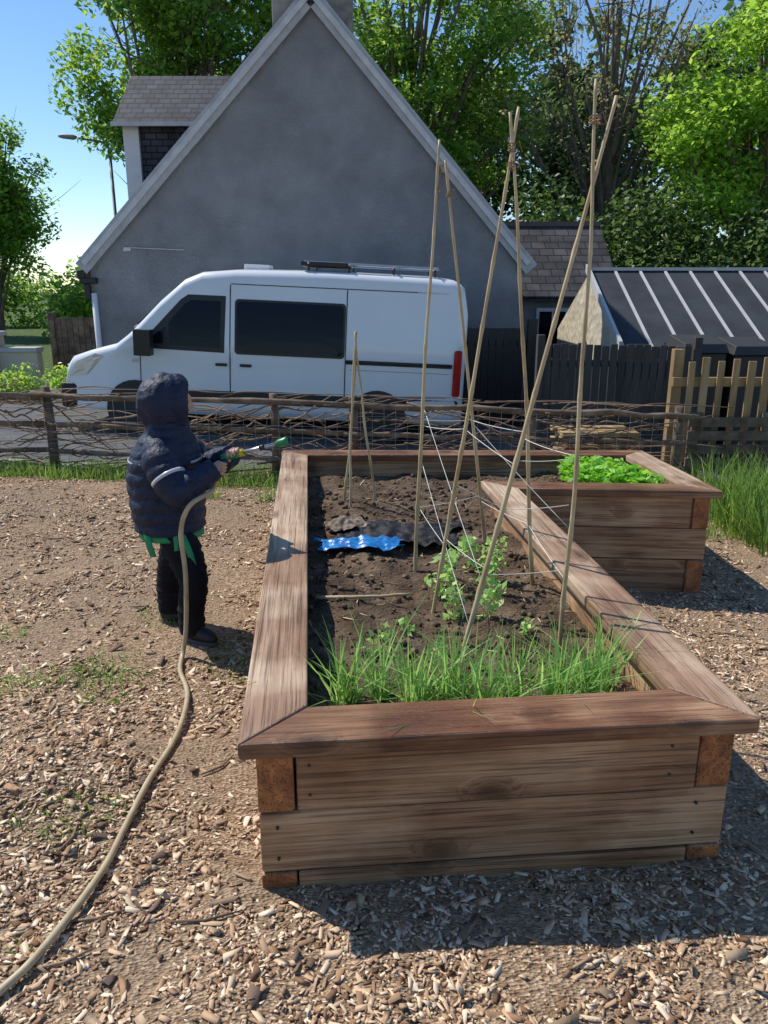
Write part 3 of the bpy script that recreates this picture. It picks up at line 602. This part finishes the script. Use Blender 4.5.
A.box(-6.25,-5.15,14.94,14.99,.8,.9);A.box(-6.3,-6.2,14.85,15,-.6,1.2);A.build('boards',[m_fence],e)
C=[np.array([random.uniform(-7.2,-5.2),13.6+random.uniform(-.3,.3),-.1+random.uniform(0,.3)]) for _ in range(14)]
leaves('flower_shrub',clumps(C,[.28]*14,900),.06,m_leafA)
leaves('shrub_blossom',clumps(C,[.32]*14,80),.06,M('pink_petals',[(.6,.1,.2),(.7,.5,.1),(.7,.6,.6)],3,.6,island=.9))
# ------------------------------------------------------------------ canes
def cane(name,a,b,r=.0085,parent=None):
    a=Vector(a);b=Vector(b);L_=(b-a).length;n=int(L_/.04);pts=[];rr=[];ph=random.random()*6;side=Vector((random.uniform(-1,1),random.uniform(-1,1),0))
    for i in range(n+1):
        t=i/n;pts.append(a.lerp(b,t)+side*(.018*math.sin(t*math.pi)+.004*math.sin(t*15+ph)));q=(t*L_/.24+ph)%1
        rr.append(r*(1.12-.5*t)*(1.28 if q<.17 else 1))
    A=Acc();A.tube(pts,rr,8);return A.build(name,[m_cane],parent,smooth=True)
W=empty('bamboo_cane_wigwam')
def ext(a,b,k): a=Vector(a);b=Vector(b);return a.lerp(b,k)
zb=.27
C=[((.2,2.975,zb),ext((.2,2.975,zb),(.46,3.0,2.11),1.06)),((.283,2.594,zb),(.75,2.75,2.2)),((.649,2.594,zb),(.682,2.75,2.25)),((.1455,3.40,zb),(.233,3.5,2.2)),((.532,3.775,zb),(.26,3.55,2.13)),((.663,3.205,zb),ext((.663,3.205,zb),(.455,3.0,2.11),1.05))]
for i,(a,b) in enumerate(C): cane('cane_%d'%(i+1),a,b,.0082 if i!=1 else .0092,W)
def on(i,t): return Vector(C[i][0]).lerp(Vector(C[i][1]),t)
A=Acc();B_=Acc()
def knot(p,r=.02,n=4):
    for k in range(n):
        c=Vector(p)+Vector((0,0,(k-n/2)*.005));B_.tube([c+Vector((r*math.cos(a),r*math.sin(a),.006*math.sin(a+k))) for a in np.linspace(0,2*math.pi,14)],.0022,5)
    B_.tube([Vector(p),Vector(p)+Vector((.02,-.015,.02)),Vector(p)+Vector((.035,-.02,-.02))],.0015,5)
knot((.457,3.0,2.09),.013);knot((.456,3.0,2.03),.014);knot((.682,2.742,2.13),.018);knot((.237,3.50,2.09),.01);knot(on(3,.9),.01,3);knot(on(4,.93),.009,3)
def string(a,b,sag=.006):
    p=[a.lerp(b,t)-Vector((0,0,sag*4*t*(1-t))) for t in np.linspace(0,1,9)];A.tube(p,.0014,5)
for lv in (.18,.40):
    seq=[3,0,1,2,5,4,3]
    for a,b in zip(seq,seq[1:]): string(on(a,lv+random.uniform(-.02,.02)),on(b,lv+random.uniform(-.02,.02)))
string(on(3,.42),on(1,.16));string(on(0,.44),on(2,.26));string(on(3,.3),on(1,.07));string(on(0,.3),on(5,.2));string(on(1,.3),on(2,.3))
A.build('strings',[m_string],W,smooth=True);B_.build('twine_bindings',[m_twine],W,smooth=True)
W2=empty('bamboo_cane_tripod')
ap=Vector((-.16,4.5,1.33))
for i,b in enumerate([(-.252,4.565,.28),(-.04,4.62,.28),(-.20,4.42,.28)]): cane('cane_%d'%(i+1),b,ext(b,ap,1.04),.0075,W2)
cane('fallen_cane',(-.28,3.0,.36),(.12,3.02,.37),.008)
# ------------------------------------------------------------------ planting
def tuft(cx,cy,n,sp=.035): return np.column_stack([rng.normal(cx,sp,n),rng.normal(cy,sp,n),np.full(n,.32)])
e=empty('chive_plants')
B=np.concatenate([tuft(cx,cy,n_,s) for cx,cy,n_,s in[(-.12,2.16,75,.018),(-.02,2.2,55,.02),(.1,2.15,85,.022),(.22,2.2,80,.025),(.31,2.12,60,.022),(.42,2.2,60,.022),(.55,2.2,95,.025),(.66,2.22,90,.028),(.72,2.3,40,.03),(.3,2.1,20,.09),(.55,2.12,30,.08)]])
blades('blades',B,rng.uniform(.12,.30,len(B)),rng.uniform(.002,.004,len(B)),m_chive,e,lean=.55,curve=.6)
def pea(cx,cy,h,parent,k=5,sp=.02,lf=.034):
    A=Acc();z=soilz(cx,cy)
    p,r=crom([(cx,cy,z-.02),(cx+random.uniform(-.03,.03),cy,z+h*.5),(cx+random.uniform(-.05,.05),cy+.02,z+h)],[.003,.0025,.0015],6);A.tube(p,r,6)
    Cc=[]
    for q in p[2:]:
        for _ in range(k): Cc.append(np.array(q)+rng.normal(0,sp,3))
    A.build('stem',[m_pea],parent,smooth=True);leaves('leaflets',np.array(Cc),lf,m_pea,parent,flat=.2)
for (cx,cy,h) in[(.26,3.12,.2),(.30,3.22,.17),(.29,2.88,.12),(.45,3.12,.22),(.50,3.25,.16),(.43,2.86,.12),(.40,3.45,.12)]:
    e=empty('pea_plant');pea(cx,cy,h,e)
for (cx,cy) in[(.02,2.62),(.08,2.72),(-.05,2.55),(.2,2.5),(.55,2.7)]:
    e=empty('seedling');pea(cx,cy,.05,e,2,.015,.026)
C=[np.array([random.uniform(1.28,1.66),random.uniform(4.62,5.2),.43]) for _ in range(20)]
leaves('lettuce_patch',clumps(C,[.11]*20,5200,.8),.05,m_lett,flat=.9)
def gband(n,x0,x1,y0,y1,noi=0):
    x=rng.uniform(x0,x1,n);y=rng.uniform(y0,y1,n)
    if noi:
        k=np.array([noise.noise(Vector((a*2.2,b*2.2,4))) for a,b in zip(x,y)])>noi;x=x[k];y=y[k]
    return np.column_stack([x,y,[gz(a,b)-.01 for a,b in zip(x,y)]])
B=np.concatenate([gband(8000,-6,-.75,6.15,6.75),gband(1300,-1.9,-.85,5.7,6.3,.05),gband(2500,-6,-2.6,5.8,6.3,.08),gband(5500,2.3,6,5.3,6.7),gband(2500,-.8,2.4,6.2,6.6),gband(6000,-6,5,6.7,8.2)])
blades('grass_verge',B,rng.uniform(.04,.16,len(B)),rng.uniform(.002,.004,len(B)),m_blade,None,.6,.6)
B=gband(2600,2.55,3.9,4.9,6.3);blades('tall_grass_clump',B,rng.uniform(.3,.6,len(B)),rng.uniform(.003,.006,len(B)),m_blade,None,.4,.6)
B=np.concatenate([gband(14000,-2.6,-.6,1.2,4.2,.42)]+[np.column_stack([rng.normal(a,.09,110),rng.normal(b_,.06,110),np.full(110,gz(a,b_)-.003)]) for a,b_ in((-1.25,3.05),(-1.6,2.4),(-1.15,2.95),(-1.9,3.0),(-1.35,1.6),(-1.05,1.5),(-1.5,2.9))])
blades('ground_weeds',B,rng.uniform(.015,.05,len(B)),rng.uniform(.0018,.0035,len(B)),m_blade,None,.8,.6)
def sheet(name,cx,cy,w,d,z,mat,amp=.03,rot=0,seed=0,dome=1.4):
    n=44;V=[];F=[]
    for j in range(n):
        for i in range(n):
            u=(i/(n-1)-.5);v=(j/(n-1)-.5);rr=1+.45*noise.noise(Vector((math.cos(math.atan2(v,u))*1.6,math.sin(math.atan2(v,u))*1.6,seed)));a=u*w*rr;b=v*d*rr
            zz=z+amp*(noise.noise(Vector((a*16,b*16,seed)))*.9+.5*noise.noise(Vector((a*40,b*40,seed))))+amp*dome*max(0,1-(u*u+v*v)*4.4)
            V.append((cx+a*math.cos(rot)-b*math.sin(rot),cy+a*math.sin(rot)+b*math.cos(rot),zz))
    for j in range(n-1):
        for i in range(n-1):F.append((j*n+i,j*n+i+1,(j+1)*n+i+1,(j+1)*n+i))
    o=np_mesh(name,V,F,mat,None,smooth=True);s=o.modifiers.new('s','SOLIDIFY');s.thickness=.002;return o
sheet('blue_plastic_bag',-.12,3.70,.42,.15,.37,m_blue,.02,.08,3)
sheet('black_weed_sheet',.06,3.93,.68,.36,.355,m_bag,.028,-.1,8,1.0)
sheet('compost_bag',-.2,4.0,.2,.16,.375,M('dull_bag',[(.14,.10,.07),(.28,.21,.15)],9,.7),.03,.4,12)
# ------------------------------------------------------------------ child
K=empty('child_in_hooded_jacket');CY=3.45
def quilt_loft(A,rings,per=.062,amp=.075,seg=44,step=.005):
    z0,z1=rings[0][0],rings[-1][0];n=int((z1-z0)/step);V=[]
    for i in range(n+1):
        z=z0+(z1-z0)*i/n
        for a,b in zip(rings,rings[1:]):
            if z<=b[0]+1e-9: break
        t=(z-a[0])/(b[0]-a[0]);t=t*t*(3-2*t);q=[a[k]+(b[k]-a[k])*t for k in range(1,5)]
        for k in range(seg):
            th=2*math.pi*k/seg;zz=z+.008*math.sin(2*th+1)+.004*math.sin(5*th)
            s=1+amp*(abs(math.sin(math.pi*(zz-z0)/per))**.5-.6)
            w=1+.03*noise.noise(Vector((math.cos(th)*3,math.sin(th)*3,z*9)))+.02*noise.noise(Vector((math.cos(th)*8,math.sin(th)*8,z*25)))
            V.append((q[0]+q[2]*s*w*math.cos(th),q[1]+q[3]*s*w*math.sin(th),z))
    F=[(i*seg+k,i*seg+(k+1)%seg,(i+1)*seg+(k+1)%seg,(i+1)*seg+k) for i in range(n) for k in range(seg)]
    F.append(tuple(range(seg))[::-1]);F.append(tuple(n*seg+k for k in range(seg)));A.add(V,F)
A=Acc()
quilt_loft(A,[(.515,-.995,CY,.130,.150),(.545,-1.0,CY,.158,.172),(.65,-1.005,CY,.166,.18),(.78,-1.01,CY,.168,.182),(.87,-1.0,CY,.158,.18),(.94,-.99,CY,.13,.155),(.99,-.98,CY,.10,.115),(1.06,-.975,CY,.085,.09)])
def sleeve(A,pts,rs):
    p,r=crom(pts,rs,16);L_=0;rr=[]
    for i in range(len(p)):
        if i: L_+=(p[i]-p[i-1]).length
        rr.append(r[i]*(1+.12*(abs(math.sin(math.pi*L_/.055))**.5-.6)))
    A.tube(p,rr,20)
sleeve(A,[(-.99,CY-.10,.925),(-.975,CY-.165,.875),(-.90,CY-.215,.765),(-.83,CY-.19,.79),(-.745,CY-.14,.845)],[.07,.078,.072,.062,.047])
sleeve(A,[(-.99,CY+.10,.925),(-.965,CY+.165,.88),(-.85,CY+.17,.79),(-.77,CY+.08,.83),(-.70,CY+.0,.872)],[.07,.078,.072,.062,.047])
hc=Vector((-.972,CY,1.118));hd=Vector((1,.42,-.12)).normalized();ux=hd.cross(Vector((0,0,1))).normalized();uz=ux.cross(hd)
def hood_ring(th,R,seg=40):
    out=[]
    for k in range(seg):
        a=2*math.pi*k/seg
        v=hd*math.cos(th)*R*1.08+(ux*math.cos(a)*.92+uz*math.sin(a)*1.05)*math.sin(th)*R
        q=1+.03*(abs(math.sin((th)*4.2+.3*math.sin(a*2)))**.5-.5)+.08*noise.noise(v*14)+.04*noise.noise(v*32)
        if v.z<0: v.z*=1.2
        out.append(hc+v*q)
    return out
V=[];ths=[math.radians(52+ (179-52)*i/40) for i in range(41)]
for th in ths[::-1]: V+=hood_ring(th,.124)
for th in ths: V+=hood_ring(th,.104)
n=len(V)//40;F=[(i*40+k,i*40+(k+1)%40,(i+1)*40+(k+1)%40,(i+1)*40+k) for i in range(n-1) for k in range(40)]
F.append(tuple(range(40))[::-1]);F.append(tuple((n-1)*40+k for k in range(40)))
A.add(V,F)
jk=A.build('jacket',[m_jacket],K,smooth=True);rm=jk.modifiers.new('r','REMESH');rm.mode='VOXEL';rm.voxel_size=.0045;rm.use_smooth_shade=True
def band(name,z,rx,ry,cx,mat,h=.010):
    V=[];n=48
    for zz in(z-h/2,z+h/2):
        for k in range(n): a=2*math.pi*k/(n-1);V.append((cx+rx*math.cos(a),CY+ry*math.sin(a),zz))
    F=[(k,k+1,n+k+1,n+k) for k in range(n-1)];A=Acc();A.add(V,F);o=A.build(name,[mat],K,smooth=True);s=o.modifiers.new('s','SOLIDIFY');s.thickness=.004;return o
band('reflective_stripe',.862,.164,.183,-1.0,m_refl)
A=Acc();p0=Vector((-.935,CY-.20,.815));dr=(Vector((-.90,CY-.215,.765))-Vector((-.975,CY-.165,.875))).normalized()
A.tube([p0-dr*.007,p0+dr*.007],[.0795,.0785],24);A.build('sleeve_stripe',[m_refl],K,smooth=True)
A=Acc();N1=(-.895,3.325);N2=(-1.065,3.58)
A.tube([(-.985,CY,.50),(-.985,CY,.56),(-.985,CY,.66)],[.10,.125,.12],20,sy=1.1)
for (fx,fy),sg in((N1,-1),(N2,1)):
    p,r=crom([(-.98,CY+sg*.06,.58),((-.98+fx)/2+.02,(CY+sg*.06+fy)/2,.42),(fx+.015,fy,.30),(fx-.005,fy,.17),(fx-.005,fy,.05)],[.088,.082,.066,.062,.060],9)
    r=[q*(1+.05*math.sin(i*1.9)+.04*math.sin(i*3.3)) for i,q in enumerate(r)];A.tube(p,r,18)
tr=A.build('trousers',[m_trous],K,smooth=True);rm=tr.modifiers.new('r','REMESH');rm.mode='VOXEL';rm.voxel_size=.006;rm.use_smooth_shade=True
A=Acc();B_=Acc()
for (fx,fy),an in((N1,-.5),(N2,-.1)):
    d=Vector((math.cos(an),math.sin(an),0));z=gz(fx,fy)+.004;c=Vector((fx,fy,z))
    A.tube([c-d*.055+Vector((0,0,.035)),c-d*.045+Vector((0,0,.04)),c+Vector((0,0,.045)),c+d*.06+Vector((0,0,.035)),c+d*.11+Vector((0,0,.028)),c+d*.135+Vector((0,0,.024))],[.02,.036,.042,.036,.03,.012],16)
    A.tube([c+Vector((0,0,.03)),c+Vector((0,0,.10))],[.04,.042],16)
    sd=Vector((-d.y,d.x,0));out=[]
    for t in np.linspace(0,2*math.pi,24,endpoint=False): out.append(c+d*(.04+.098*math.cos(t))+sd*(.038*math.sin(t)))
    B_.add([p+Vector((0,0,-.004)) for p in out]+[p+Vector((0,0,.014)) for p in out],[tuple(range(24))[::-1],tuple(range(24,48))]+[(k,(k+1)%24,24+(k+1)%24,24+k) for k in range(24)])
s=A.build('shoes',[m_shoe],K,smooth=True);rm=s.modifiers.new('r','REMESH');rm.mode='VOXEL';rm.voxel_size=.006;rm.use_smooth_shade=True
B_.build('soles',[M('sole_grey',(.08,.08,.08),5,.8)],K)
bm=bmesh.new();bmesh.ops.create_icosphere(bm,subdivisions=5,radius=1)
for v in bm.verts:
    x,y,z=v.co.copy();r=Vector((x*.092,y*.075,z*.10))
    if z<0: r.y*=1-.25*z*z;r.x*=1-.12*z*z
    f=max(0,x)
    r.x+=.02*math.exp(-((y/.16)**2+((z+.12)/.2)**2))*f
    for s_ in(1,-1): r.x-=.011*math.exp(-(((y-s_*.38)/.2)**2+((z-.05)/.16)**2))*f
    r.x+=.008*math.exp(-((y/.35)**2+((z-.28)/.12)**2))*f
    r.x+=.007*math.exp(-((y/.25)**2+((z+.5)/.09)**2))*f-.006*math.exp(-((y/.3)**2+((z+.44)/.03)**2))*f
    r.x+=.008*math.exp(-((y/.25)**2+((z+.85)/.15)**2))*f
    for s_ in(1,-1): r.y+=s_*.016*math.exp(-(((x)/.13)**2+((z+.02)/.22)**2))*(1 if s_*y>0.6 else 0)
    v.co=hc+hd*r.x-ux*r.y+uz*r.z+hd*.008
me=bpy.data.meshes.new('head');bm.to_mesh(me);bm.free();me.materials.append(m_skin);me.polygons.foreach_set('use_smooth',[True]*len(me.polygons));link(bpy.data.objects.new('head',me),K)
A=Acc()
for s_ in(1,-1):
    c=hc+hd*.083-ux*.03*s_+uz*.006;A.tube([c-hd*.009,c-hd*.004,c+hd*.003,c+hd*.006],[.004,.010,.008,.002],12)
A.build('eyes',[M('eye',(.03,.02,.015),5,.2)],K,smooth=True)
bm=bmesh.new();bmesh.ops.create_icosphere(bm,subdivisions=4,radius=1)
for v in bm.verts:
    p=v.co.copy();v.co=hc+hd*(p.x*.096-.004)-ux*p.y*.081+uz*(p.z*.104+.006)
    if p.z<.42 and p.x>-.1: v.co=hc+(v.co-hc)*.85
me=bpy.data.meshes.new('hair');bm.to_mesh(me);bm.free();me.materials.append(m_hair);me.polygons.foreach_set('use_smooth',[True]*len(me.polygons));link(bpy.data.objects.new('hair',me),K)
G0=Vector((-.70,CY-.075,.885));gd=(Vector((-.43,CY-.08,.955))-G0).normalized();gdn=Vector((-.25,-.1,-1)).normalized()
Gun=empty('hose_spray_gun');A=Acc()
A.tube([G0-gd*.03,G0,G0+gd*.05,G0+gd*.07],[.012,.018,.017,.011],14,0);A.tube([G0-gd*.005,G0+gdn*.05-gd*.015,G0+gdn*.10-gd*.03],[.015,.014,.013],12,1)
A.tube([G0+gd*.06,G0+gd*.235],[.009,.009],12,2);A.tube([G0+gd*.05,G0+gd*.075],[.016,.016],12,3);A.tube([G0+gd*.15,G0+gd*.175],[.013,.013],12,1)
A.tube([G0+gd*.225,G0+gd*.24,G0+gd*.26,G0+gd*.275,G0+gd*.28],[.010,.018,.019,.023,.021],16,0);A.tube([G0+gd*.04+gdn*.02,G0+gd*.03+gdn*.05,G0+gd*.01+gdn*.08],.005,8,1)
A.tube([G0+gdn*.10-gd*.03,G0+gdn*.125-gd*.035],.014,10,3)
A.build('gun_body',[m_tap,m_black,m_chrome,m_yel],Gun,smooth=True)
def hand(name,wrist,grip,axisv,palmdir,fw,R=.017):
    A=Acc();axisv=axisv.normalized();pd=(palmdir-axisv*palmdir.dot(axisv)).normalized();td=axisv.cross(pd)*fw
    pc=grip+pd*(R+.012)
    A.tube([wrist,wrist.lerp(pc,.5),pc,pc+td*.012],[.019,.021,.026,.016],14,sy=.8)
    for k in range(4):
        ln=[.92,1,.95,.78][k];b=grip+axisv*((k-1.5)*.0155);pts=[]
        for j,a in enumerate(np.linspace(.25,2.9*ln+.2,7)):
            pts.append(b+(pd*math.cos(a)+td*math.sin(a))*(R+.007-.0006*j))
        p,r=crom([b+pd*(R+.01)-td*.004]+pts,[.0085,.0085,.008,.0078,.0072,.007,.0065,.0045],3);A.tube(p,r,9)
    b=grip-axisv*.026+pd*(R+.008);p,r=crom([b-td*.004,b-td*.018-axisv*.006-pd*.006,b-td*.022-pd*.022-axisv*.004,b-td*.012-pd*.036],[.010,.0095,.0085,.006],4);A.tube(p,r,9)
    o=A.build(name,[m_skin],K,smooth=True);rm=o.modifiers.new('r','REMESH');rm.mode='VOXEL';rm.voxel_size=.0022;rm.use_smooth_shade=True
hand('hand_right',Vector((-.745,CY-.14,.845)),G0+gdn*.05-gd*.015,-gdn,Vector((-1,-.5,0)),1,.013)
hand('hand_left',Vector((-.70,CY+.0,.872)),G0+gd*.03,gd,Vector((-.2,1,.2)),1,.016)
A=Acc()
def strap(pts,w=.014):
    p,_=crom(pts,[1]*len(pts),6);V=[]
    for q in p: V+=[q-Vector((w,.0,0)),q+Vector((w,0,.004))]
    A.add(V,[(2*i,2*i+1,2*i+3,2*i+2) for i in range(len(p)-1)])
strap([(-1.07,CY-.145,.55),(-1.06,CY-.158,.5),(-1.05,CY-.14,.43)]);strap([(-.91,CY-.15,.54),(-.88,CY-.165,.47),(-.865,CY-.15,.38)]);strap([(-.94,CY-.155,.54),(-.935,CY-.165,.49),(-.94,CY-.155,.42)],.01)
V=[];n=24
for zz in(.502,.53):
    for q in range(n): a=-math.pi*.95+math.pi*.95*q/(n-1);V.append((-.995+.15*math.cos(a),CY+.16*math.sin(a),zz))
A.add(V,[(q,q+1,n+q+1,n+q) for q in range(n-1)])
o=A.build('green_strap',[m_green],K,smooth=True);s=o.modifiers.new('s','SOLIDIFY');s.thickness=.003
def on_g(x,y): return (x,y,gz(x,y)+.018)
hp=[tuple(G0+gdn*.12-gd*.035),(-.76,CY-.19,.75),(-.83,CY-.285,.715),(-.875,CY-.29,.60),(-.872,CY-.28,.4),(-.885,3.16,.15),(-.90,3.13,.04)]+[on_g(*q) for q in((-.88,3.0),(-.797,2.79),(-.765,2.5),(-.779,2.2),(-.79,2.0),(-.801,1.8),(-.855,1.527),(-.92,1.40),(-1.05,1.1),(-1.2,.6),(-1.3,0))]
p,r=crom(hp,[.0105]*len(hp),8);A=Acc();A.tube(p,r,10);A.build('garden_hose',[m_hose],None,smooth=True)
# ------------------------------------------------------------------ light, sky, camera
az=math.radians(-58);elv=math.radians(52)
w=bpy.data.worlds.new('World');scene.world=w;w.use_nodes=True;nt=w.node_tree;bg=nt.nodes['Background'];sk=nt.nodes.new('ShaderNodeTexSky')
sk.sky_type='NISHITA';sk.sun_disc=False;sk.sun_elevation=elv;sk.sun_rotation=az%(2*math.pi);sk.air_density=1.0;sk.dust_density=0;sk.ozone_density=3;sk.altitude=200
hs=nt.nodes.new('ShaderNodeHueSaturation');hs.inputs['Saturation'].default_value=1.12
nt.links.new(sk.outputs[0],hs.inputs['Color']);nt.links.new(hs.outputs[0],bg.inputs['Color']);bg.inputs['Strength'].default_value=.15
sd=Vector((math.sin(az)*math.cos(elv),math.cos(az)*math.cos(elv),math.sin(elv)))
l=bpy.data.lights.new('sun','SUN');l.energy=5;l.angle=math.radians(.5);l.color=(1,.95,.86);lo=link(bpy.data.objects.new('sun',l));lo.rotation_euler=sd.to_track_quat('Z','Y').to_euler()
cam=bpy.data.cameras.new('camera');co=link(bpy.data.objects.new('camera',cam));co.location=(0,0,1.6);co.rotation_euler=(math.radians(90-16.1),0,0)
cam.sensor_fit='VERTICAL';cam.sensor_height=36;cam.lens=36*769/1024;cam.clip_end=2000;cam.clip_start=.05
scene.camera=co
scene.view_settings.view_transform='Standard';scene.view_settings.look='None';scene.view_settings.exposure=0
